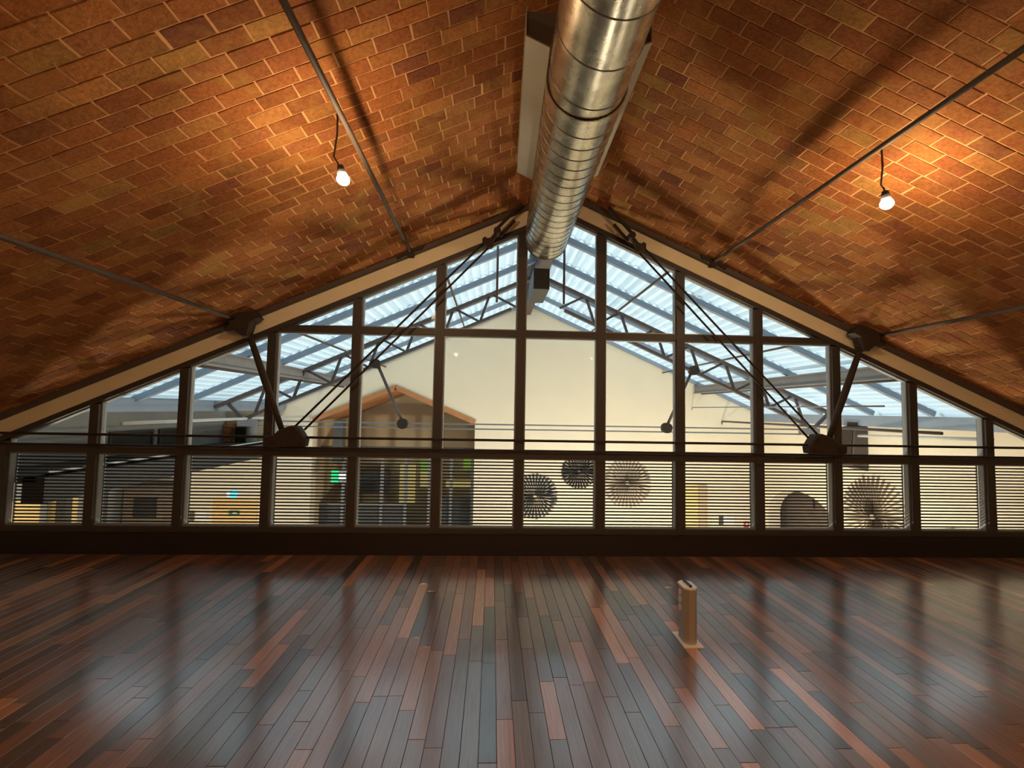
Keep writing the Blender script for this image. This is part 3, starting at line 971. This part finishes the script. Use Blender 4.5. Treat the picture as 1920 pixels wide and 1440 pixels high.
# walls of the atrium
XA0, XA1 = -8.6, 6.92
ZF = -2.6
OX0, OX1, OS, OA = -4.30, -.40, 1.33, 2.15     # gabled passage in the end wall
def endwall(mb):
    e = RX - EV - .1
    mb.prism([(XA0, ZF), (OX0, ZF), (OX0, 1.6), (XA0, 1.6)], YE, YE + .3)
    mb.prism([(OX1, ZF), (XA1, ZF), (XA1, 1.6), (OX1, 1.6)], YE, YE + .3)
    mx_ = (OX0 + OX1) / 2
    mb.prism([(OX0, OS), (mx_, OA), (OX1, OS), (OX1, 1.6), (XA1, 1.6), (XA1, rz(XA1 - RX)), (RX, ZA + .0), (e, rz(RX - e)), (e, 1.6), (OX0, 1.6)], YE, YE + .3)
ew = MB(); endwall(ew)
tag(ew.build('wall_far', 'cream'), 'cream plastered gable wall closing the atrium', 'wall', kind='structure')
tag(MB().box(XA0 - 1, XA1 + .3, .2, 12, ZF - .1, ZF).build('floor', 'mid_grey'), 'grey floor of the atrium, below the sight line', 'floor', kind='structure')
# right wall with an arched recess
def rightwall(mb):
    ya, yb, zs = 3.45, 5.74, -.75
    arc = [(ya + (yb - ya) * (.5 - .5 * math.cos(math.pi * k / 16)), zs + .72 * math.sin(math.pi * k / 16)) for k in range(17)]
    X = XA1
    polys = [[(.13, ZF), (ya, ZF), (ya, 1.70), (.13, 1.70)], [(yb, ZF), (YE, ZF), (YE, 1.70), (yb, 1.70)]]
    for p in polys:
        n = len(p)
        mb.add([(X, a, z) for a, z in p] + [(X + .3, a, z) for a, z in p], [tuple(range(n)), tuple(range(n, 2 * n))] + [(i, (i + 1) % n, n + (i + 1) % n, n + i) for i in range(n)])
    for k in range(16):
        a, b = arc[k], arc[k + 1]
        p = [a, b, (b[0], 1.70), (a[0], 1.70)]
        mb.add([(X, q, z) for q, z in p] + [(X + .3, q, z) for q, z in p], [(0, 1, 2, 3), (4, 7, 6, 5), (0, 4, 5, 1), (2, 6, 7, 3)])
rw = MB(); rightwall(rw)
tag(rw.build('wall_far_right', 'cream'), 'cream side wall on the right of the atrium with a round arched opening', 'wall', kind='structure')
arch = empty('archway_recess', (XA1 + .3, 4.6, ZF))
tag(arch, 'shadowy brown archway opening in the right cream wall of the atrium', 'archway')
part('back_panel', 'brown_box', arch, lambda mb: mb.box(XA1 + .55, XA1 + .60, 3.3, 6.0, ZF, .2))
part('recess_side', 'brown_box', arch, lambda mb: (mb.box(XA1 + .305, XA1 + .6, 3.25, 3.3, ZF, .25), mb.box(XA1 + .305, XA1 + .6, 6.0, 6.05, ZF, .25), mb.box(XA1 + .305, XA1 + .6, 3.3, 6.0, .2, .25)))
part('side_door', 'dark_hole', arch, lambda mb: mb.box(XA1 + .45, XA1 + .50, 3.32, 3.95, ZF, -.2))
part('handle', 'iron', arch, lambda mb: mb.box(XA1 + .52, XA1 + .55, 4.85, 4.89, -.45, -.25))
# long wall bracket box under the right eave
bb = empty('wall_speaker', (XA1 - .15, 2.85, .68))
tag(bb, 'dark brown tall box fixed on the cream wall under the right eave', 'speaker')
part('box', 'brown_steel', bb, lambda mb: mb.add([(XA1 - .30, 2.68, .76), (XA1 - .02, 2.68, .68), (XA1 - .02, 3.06, .68), (XA1 - .30, 3.06, .76), (XA1 - .24, 2.68, 1.46), (XA1 - .02, 2.68, 1.52), (XA1 - .02, 3.06, 1.52), (XA1 - .24, 3.06, 1.46)], [(0, 3, 2, 1), (4, 5, 6, 7), (0, 1, 5, 4), (1, 2, 6, 5), (2, 3, 7, 6), (3, 0, 4, 7)]))
part('front_grille', 'iron', bb, lambda mb: mb.bar((XA1 - .305, 2.87, .80), (XA1 - .25, 2.87, 1.42), .02, .30))
part('bracket', 'iron', bb, lambda mb: mb.bar((XA1 - .1, 2.87, 1.47), (XA1 - .1, 2.87, 1.57), .08, .25))

# left side: gallery beam, set back gallery wall, lit rooms below
tag(MB().box(-5.45, -5.2, .2, YE, .50, .80).build('gallery_beam', 'dark_grey'), 'long dark edge beam of the gallery seen through the left blinds', 'beam')
gr_ = empty('gallery_railing', (-5.3, 3, .8))
tag(gr_, 'pale thin handrail on top of the dark gallery beam', 'railing')
part('rail', 'pale_pipe', gr_, lambda mb: mb.tube([(-5.22, .25, .86), (-5.22, YE - .1, .86)], .014, 8))
for y in (.9, 2.5, 4.1, 5.5):
    part('rail_post', 'grey_steel', gr_, lambda mb: mb.box(-5.235, -5.205, y - .015, y + .015, .79, .86))
tag(MB().box(XA0 - .2, -5.3, .2, YE, .74, .80).build('gallery_floor', 'dark_grey'), 'dark floor slab of the left gallery', 'floor', kind='structure')
gw = MB().box(XA0 - .2, XA0, .2, 9.0, ZF, 3.2).build('wall_far_left', 'mid_grey')
tag(gw, 'grey back wall of the rooms below the left gallery', 'wall', kind='structure')
XG = -6.35
tag(MB().box(XG - .1, XG, .2, YE - .01, .80, 1.90).build('wall_gallery', 'mid_grey'), 'grey wall of the left gallery between eave and dark beam', 'wall', kind='structure')
tag(MB().box(XA0 - .2, RX - EV - .1, .15, YE, 1.74, 1.84).build('ceiling', 'mid_grey'), 'grey flat ceiling over the left gallery', 'ceiling', kind='structure')
for y0, y1, lab in ((2.5, 3.4, 'wider nearer one'), (3.62, 4.2, 'narrower farther one')):
    gwn = empty('gallery_window', (XG, (y0 + y1) / 2, .9))
    tag(gwn, f'dark window low in the grey gallery wall, {lab}', 'window', 'gallery windows')
    part('pane', 'dark_hole', gwn, lambda mb: mb.box(XG, XG + .02, y0, y1, .88, 1.16))
    part('window_frame', 'dark_grey', gwn, lambda mb: (mb.box(XG, XG + .04, y0 - .04, y0, .84, 1.20), mb.box(XG, XG + .04, y1, y1 + .04, .84, 1.20), mb.box(XG, XG + .04, y0, y1, 1.16, 1.20), mb.box(XG, XG + .04, y0, y1, .84, .88)))
pier = empty('brick_pier', (-6.1, YE - .1, .8))
tag(pier, 'short brick pier with a dark niche at the far end of the left gallery', 'pier')
for k in range(6):
    part('brick', 'vault_brick', pier, lambda mb: mb.box(-6.34, -6.16 + (.02 if k % 2 else 0), YE - .14, YE - .005, .81 + k * .068, .81 + k * .068 + .060))
part('niche', 'dark_hole', pier, lambda mb: mb.box(-6.12, -5.83, YE - .03, YE - .005, .80, 1.15))
part('lintel', 'vault_brick', pier, lambda mb: mb.box(-6.14, -5.80, YE - .10, YE - .005, 1.15, 1.24))
part('column', 'mid_grey', pier, lambda mb: mb.tube([(-5.66, YE - .16, .80), (-5.66, YE - .16, 1.30)], .12, 14))
for k, (y0, y1, z1) in enumerate(((2.1, 3.75, -.12), (3.95, 4.55, -.12))):
    o = MB().box(XA0, XA0 + .04, y0, y1, ZF, z1).build('lit_wall_panel', 'yellow')
    tag(o, ('wide', 'narrow')[k] + ' yellow lit wall panel below the left gallery', 'panel')
for y, lab in ((3.85, 'between the two yellow panels'), (4.68, 'right of the narrow yellow panel')):
    o = MB().box(-8.3, -8.12, y - .07, y + .07, ZF, .5).build('gallery_post', 'dark_grey')
    tag(o, 'dark post below the gallery ' + lab, 'post')
cab = empty('wooden_cupboard', (-7.9, YE - .25, ZF))
tag(cab, 'brown wooden cupboard with a dark screen below the left gallery', 'cupboard')
part('carcass', 'brown_box', cab, lambda mb: mb.box(-8.35, -7.45, YE - .35, YE - .02, ZF, -.25))
part('screen', 'dark_hole', cab, lambda mb: mb.box(-8.1, -7.6, YE - .38, YE - .34, -.9, -.5))
part('top_board', 'dark_grey', cab, lambda mb: mb.box(-8.4, -7.4, YE - .40, YE - .02, -.25, -.18))
sc_ = empty('wall_sconce', (-8.5, YE - .4, 0))
tag(sc_, 'small glowing amber wall lamp left of the wooden cupboard', 'lamp')
part('shade', 'amber_lamp', sc_, lambda mb: mb.tube([(-8.42, YE - .45, -.22), (-8.42, YE - .45, -.06)], [.035, .05], 10), True)
part('wall_mount', 'iron', sc_, lambda mb: mb.box(-8.6, -8.42, YE - .47, YE - .43, -.16, -.12))

# passage with glazed entrance in the end wall
mxp = (OX0 + OX1) / 2
tag(MB().box(OX0 - .2, OX0, YE + .3, YE + 2.4, ZF, OS + .05).build('wall_passage_left', 'tan'), 'tan left side wall of the passage in the end wall', 'wall', kind='structure')
tag(MB().box(OX1, OX1 + .2, YE + .3, YE + 2.4, ZF, OS + .05).build('wall_passage_right', 'tan'), 'tan right side wall of the passage in the end wall', 'wall', kind='structure')
tag(MB().box(OX0 - .2, OX1 + .2, YE + 2.4, YE + 2.5, ZF, OA + .3).build('wall_passage_back', 'tan'), 'tan back wall of the passage in the end wall', 'wall', kind='structure')
for k, s_ in enumerate((-1, 1)):
    xe = OX0 if s_ < 0 else OX1
    tag(MB().bar((xe, YE + 1.2, OS + .05), (mxp, YE + 1.2, OA + .05), .08, 2.45).build(f'trim_{7 + k}', 'vault_brick'), 'brick soffit of the gabled passage, ' + ('left' if s_ < 0 else 'right') + ' slope', 'soffit', kind='structure')
    tag(MB().bar((xe, YE - .02, OS + .03), (mxp, YE - .02, OA + .03), .12, .06).build(f'trim_{9 + k}', 'vault_brick'), 'brick edge band of the gabled passage, ' + ('left' if s_ < 0 else 'right') + ' slope', 'band', kind='structure')
en = empty('glazed_entrance', (mxp, YE + .6, ZF))
tag(en, 'dark grey glazed shopfront entrance inside the brick vaulted passage', 'entrance')
part('lower_panel', 'dark_grey', en, lambda mb: mb.box(OX0, -2.15, YE + .6, YE + .66, ZF, -.78))
part('mid_rail', 'grey_steel', en, lambda mb: mb.box(OX0, -2.15, YE + .57, YE + .62, -.78, -.74))
for x in (-3.72, -2.75, -2.15, -1.55, -1.0, -.46):
    part('door_post', 'grey_steel', en, lambda mb: mb.box(x - .035, x + .035, YE + .56, YE + .66, ZF, .62))
part('head_beam', 'dark_grey', en, lambda mb: mb.box(OX0, OX1, YE + .55, YE + .68, .5, .68))
for x0, x1 in ((-3.68, -2.79), (-2.71, -2.19), (-2.11, -1.59), (-1.51, -1.04), (-.96, -.50)):
    part('pane', 'glass', en, lambda mb: mb.box(x0, x1, YE + .60, YE + .61, -.74 if x1 < -2.1 else ZF, .5))
part('dark_leaf', 'dark_grey', en, lambda mb: mb.box(-1.51, -.50, YE + .64, YE + .67, ZF, -.62))
part('side_pillar', 'dark_grey', en, lambda mb: mb.box(-3.82, -3.60, YE + .02, YE + .25, .35, 1.36))
o = MB().box(-4.1, -2.9, YE + 1.9, YE + 2.2, -.75, -.1).build('shop_counter', 'dark_grey')
tag(o, 'dark counter behind the left panes of the glazed entrance', 'counter')
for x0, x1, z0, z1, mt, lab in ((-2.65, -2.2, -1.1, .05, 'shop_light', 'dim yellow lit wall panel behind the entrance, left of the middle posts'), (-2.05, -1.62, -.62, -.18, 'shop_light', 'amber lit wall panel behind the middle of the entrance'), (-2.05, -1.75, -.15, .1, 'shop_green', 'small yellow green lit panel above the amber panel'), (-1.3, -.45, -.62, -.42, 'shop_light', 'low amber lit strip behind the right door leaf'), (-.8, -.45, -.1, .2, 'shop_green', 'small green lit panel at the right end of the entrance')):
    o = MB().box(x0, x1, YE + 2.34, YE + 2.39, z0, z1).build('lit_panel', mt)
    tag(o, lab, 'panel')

# emergency sign, blue sign, doors, small wall fittings
sg_ = empty('exit_sign', (-3.62, YE - .1, .02))
tag(sg_, 'green and white lit exit sign box beside the dark entrance', 'sign')
part('housing', 'mid_grey', sg_, lambda mb: mb.box(-3.80, -3.44, YE - .09, YE - .02, -.13, .17))
part('green_face', 'green_sign', sg_, lambda mb: mb.box(-3.79, -3.62, YE - .10, YE - .09, -.12, .16))
part('white_arrow', 'white_sign', sg_, lambda mb: (mb.box(-3.61, -3.45, YE - .10, YE - .09, -.06, .10), mb.prism([(-3.62, .02), (-3.55, .13), (-3.55, -.09)], YE - .105, YE - .10)))
bs = empty('blue_sign', (-6.1, YE - .05, -.43))
tag(bs, 'small round blue and white lit sign above the orange door', 'sign')
part('blue_disc', 'blue_sign', bs, lambda mb: mb.tube([(-6.07, YE - .06, -.43), (-6.07, YE - .01, -.43)], .085, 16))
part('white_mark', 'white_sign', bs, lambda mb: mb.box(-6.22, -6.11, YE - .055, YE - .02, -.48, -.38))
d1 = empty('door_1', (-6.02, YE, ZF))
tag(d1, 'orange lit door in the cream end wall, behind the third blind', 'door', kind='structure')
part('door_leaf', 'orange_door', d1, lambda mb: mb.box(-6.55, -5.48, YE - .025, YE + .01, ZF, -.55))
part('door_frame', 'cream', d1, lambda mb: (mb.box(-6.64, -6.55, YE - .04, YE + .01, ZF, -.46), mb.box(-5.48, -5.39, YE - .04, YE + .01, ZF, -.46), mb.box(-6.55, -5.48, YE - .04, YE + .01, -.55, -.46)))
es = empty('exit_plate', (-6.04, YE - .05, -.86))
tag(es, 'small green exit plate on the orange door', 'sign')
part('plate', 'green', es, lambda mb: mb.box(-6.16, -5.92, YE - .045, YE - .027, -.905, -.815))
part('pictogram', 'white', es, lambda mb: mb.box(-6.07, -5.97, YE - .048, YE - .045, -.88, -.85))
tp_ = empty('thermostat_panel', (-6.85, YE - .05, -.95))
tag(tp_, 'dark intercom and white notice on the cream wall left of the orange door', 'panel')
part('notice', 'white', tp_, lambda mb: mb.box(-6.92, -6.66, YE - .02, YE, -1.06, -.86))
part('intercom', 'brown_box', tp_, lambda mb: mb.box(-7.06, -6.97, YE - .05, YE, -1.08, -.84))
d2 = empty('door_2', (5.05, YE, ZF))
tag(d2, 'tall yellowish door in the cream end wall, behind the ninth blind', 'door', kind='structure')
part('door_leaf', 'yellow', d2, lambda mb: mb.box(4.80, 5.16, YE - .02, YE + .02, ZF, -.10))
part('door_jamb', 'tan', d2, lambda mb: (mb.box(5.16, 5.38, YE - .05, YE + .02, ZF, -.10), mb.box(4.72, 4.80, YE - .05, YE + .02, ZF, -.06)))
pf = empty('framed_notice', (5.9, YE - .03, -.95))
tag(pf, 'small framed white notice on the cream wall right of the yellowish door', 'picture')
part('sheet', 'white', pf, lambda mb: mb.box(5.80, 6.08, YE - .015, YE, -1.06, -.86))
part('dark_strip', 'dark_grey', pf, lambda mb: mb.box(5.69, 5.79, YE - .03, YE, -1.07, -.84))
rb = empty('alarm_button', (6.37, YE - .03, -1.05))
tag(rb, 'small red alarm call point near the corner of the cream walls', 'alarm button')
part('housing', 'red', rb, lambda mb: (mb.box(6.32, 6.345, YE - .05, YE, -1.13, -.99), mb.box(6.40, 6.425, YE - .05, YE, -1.13, -.99), mb.box(6.345, 6.40, YE - .05, YE, -1.01, -.99), mb.box(6.345, 6.40, YE - .05, YE, -1.13, -1.10)))
part('button', 'white', rb, lambda mb: mb.box(6.35, 6.395, YE - .055, YE - .01, -1.09, -1.02))

# starburst wall ornaments
def starburst(c, r, axis, mat, mat2, npet, wd, label):
    ro = empty('starburst_ornament', c)
    tag(ro, label, 'wall ornament', 'radial wall ornaments')
    c = Vector(c)
    if axis == 'y': U, W, Nn = Vector((1, 0, 0)), Vector((0, 0, 1)), Vector((0, -1, 0))
    else: U, W, Nn = Vector((0, 1, 0)), Vector((0, 0, 1)), Vector((-1, 0, 0))
    da = 2 * math.pi / npet
    r0 = r * .08
    def pv(rr, off, h_): return U * rr * math.cos(off) + W * rr * math.sin(off) + Nn * h_
    for k in range(npet):
        a = k * da
        rr = r * random.uniform(.95, 1.0)
        vs = [pv(r0, a, .015), pv(rr * .6, a - da * wd, .02), pv(rr, a - da * wd * .9, .02), pv(rr, a + da * wd * .9, .02), pv(rr * .6, a + da * wd, .02), pv(rr * .8, a, .06), pv(r0, a, .045)]
        me = bpy.data.meshes.new('petal')
        me.from_pydata([tuple(v) for v in vs], [], [(0, 1, 5, 6), (0, 6, 5, 4), (1, 2, 5), (2, 3, 5), (3, 4, 5), (0, 4, 3, 2, 1)])
        me.materials.append(M[mat])
        place('petal', me, ro)
    part('hub', mat2, ro, lambda mb: mb.tube([c + Nn * .01, c + Nn * .055], r * .07, 12))
starburst((1.10, YE, -.411), .565, 'y', 'petal_dark', 'petal_sand', 34, .33, 'dark grey starburst wall ornament behind the seventh blind')
starburst((2.175, YE, .20), .44, 'y', 'petal_black', 'petal_dark', 32, .36, 'nearly black starburst ornament, smaller and higher than its neighbours')
starburst((3.372, YE, -.064), .62, 'y', 'petal_sand', 'petal_sand', 36, .28, 'sand coloured starburst wall ornament behind the eighth blind')
starburst((XA1, 2.58, -.12), .75, 'x', 'petal_brown', 'petal_brown', 40, .17, 'large brown starburst ornament on the right cream wall')
starburst((XA1, 1.1, -.46), .52, 'x', 'petal_dark', 'petal_dark', 32, .33, 'dark ornament low on the right wall, only its top edge showing')

# fill lamps added to brighten the atrium, unseen below the sill
def fill(x, y, z, power, color, label):
    ro = empty('fill_lamp', (x, y, z))
    tag(ro, label, 'lamp', 'flood lamps added to brighten the atrium')
    part('housing', 'black', ro, lambda mb: mb.box(x - .1, x + .1, y - .06, y + .06, z - .16, z - .06))
    part('lens', 'fill_lamp', ro, lambda mb: mb.box(x - .08, x + .08, y - .05, y + .05, z - .058, z - .052))
    ld = bpy.data.lights.new('fill_light', 'POINT')
    ld.energy = power
    ld.color = color
    ld.shadow_soft_size = .12
    lo = bpy.data.objects.new('fill_light', ld)
    C.objects.link(lo)
    lo.parent = ro
    lo.location = (0, 0, .12)
for x, p, lb in ((1.6, 420, 'in the middle'), (4.6, 420, 'on the right'), (-5.6, 230, 'on the left')):
    fill(x, 2.4, -1.9, p, (1.0, .83, .62), 'flood lamp added low in the atrium, out of sight below the sill, ' + lb)
fill(-7.6, 3.4, -2.2, 60, (1.0, .72, .36), 'warm flood lamp added below the left gallery, out of sight')
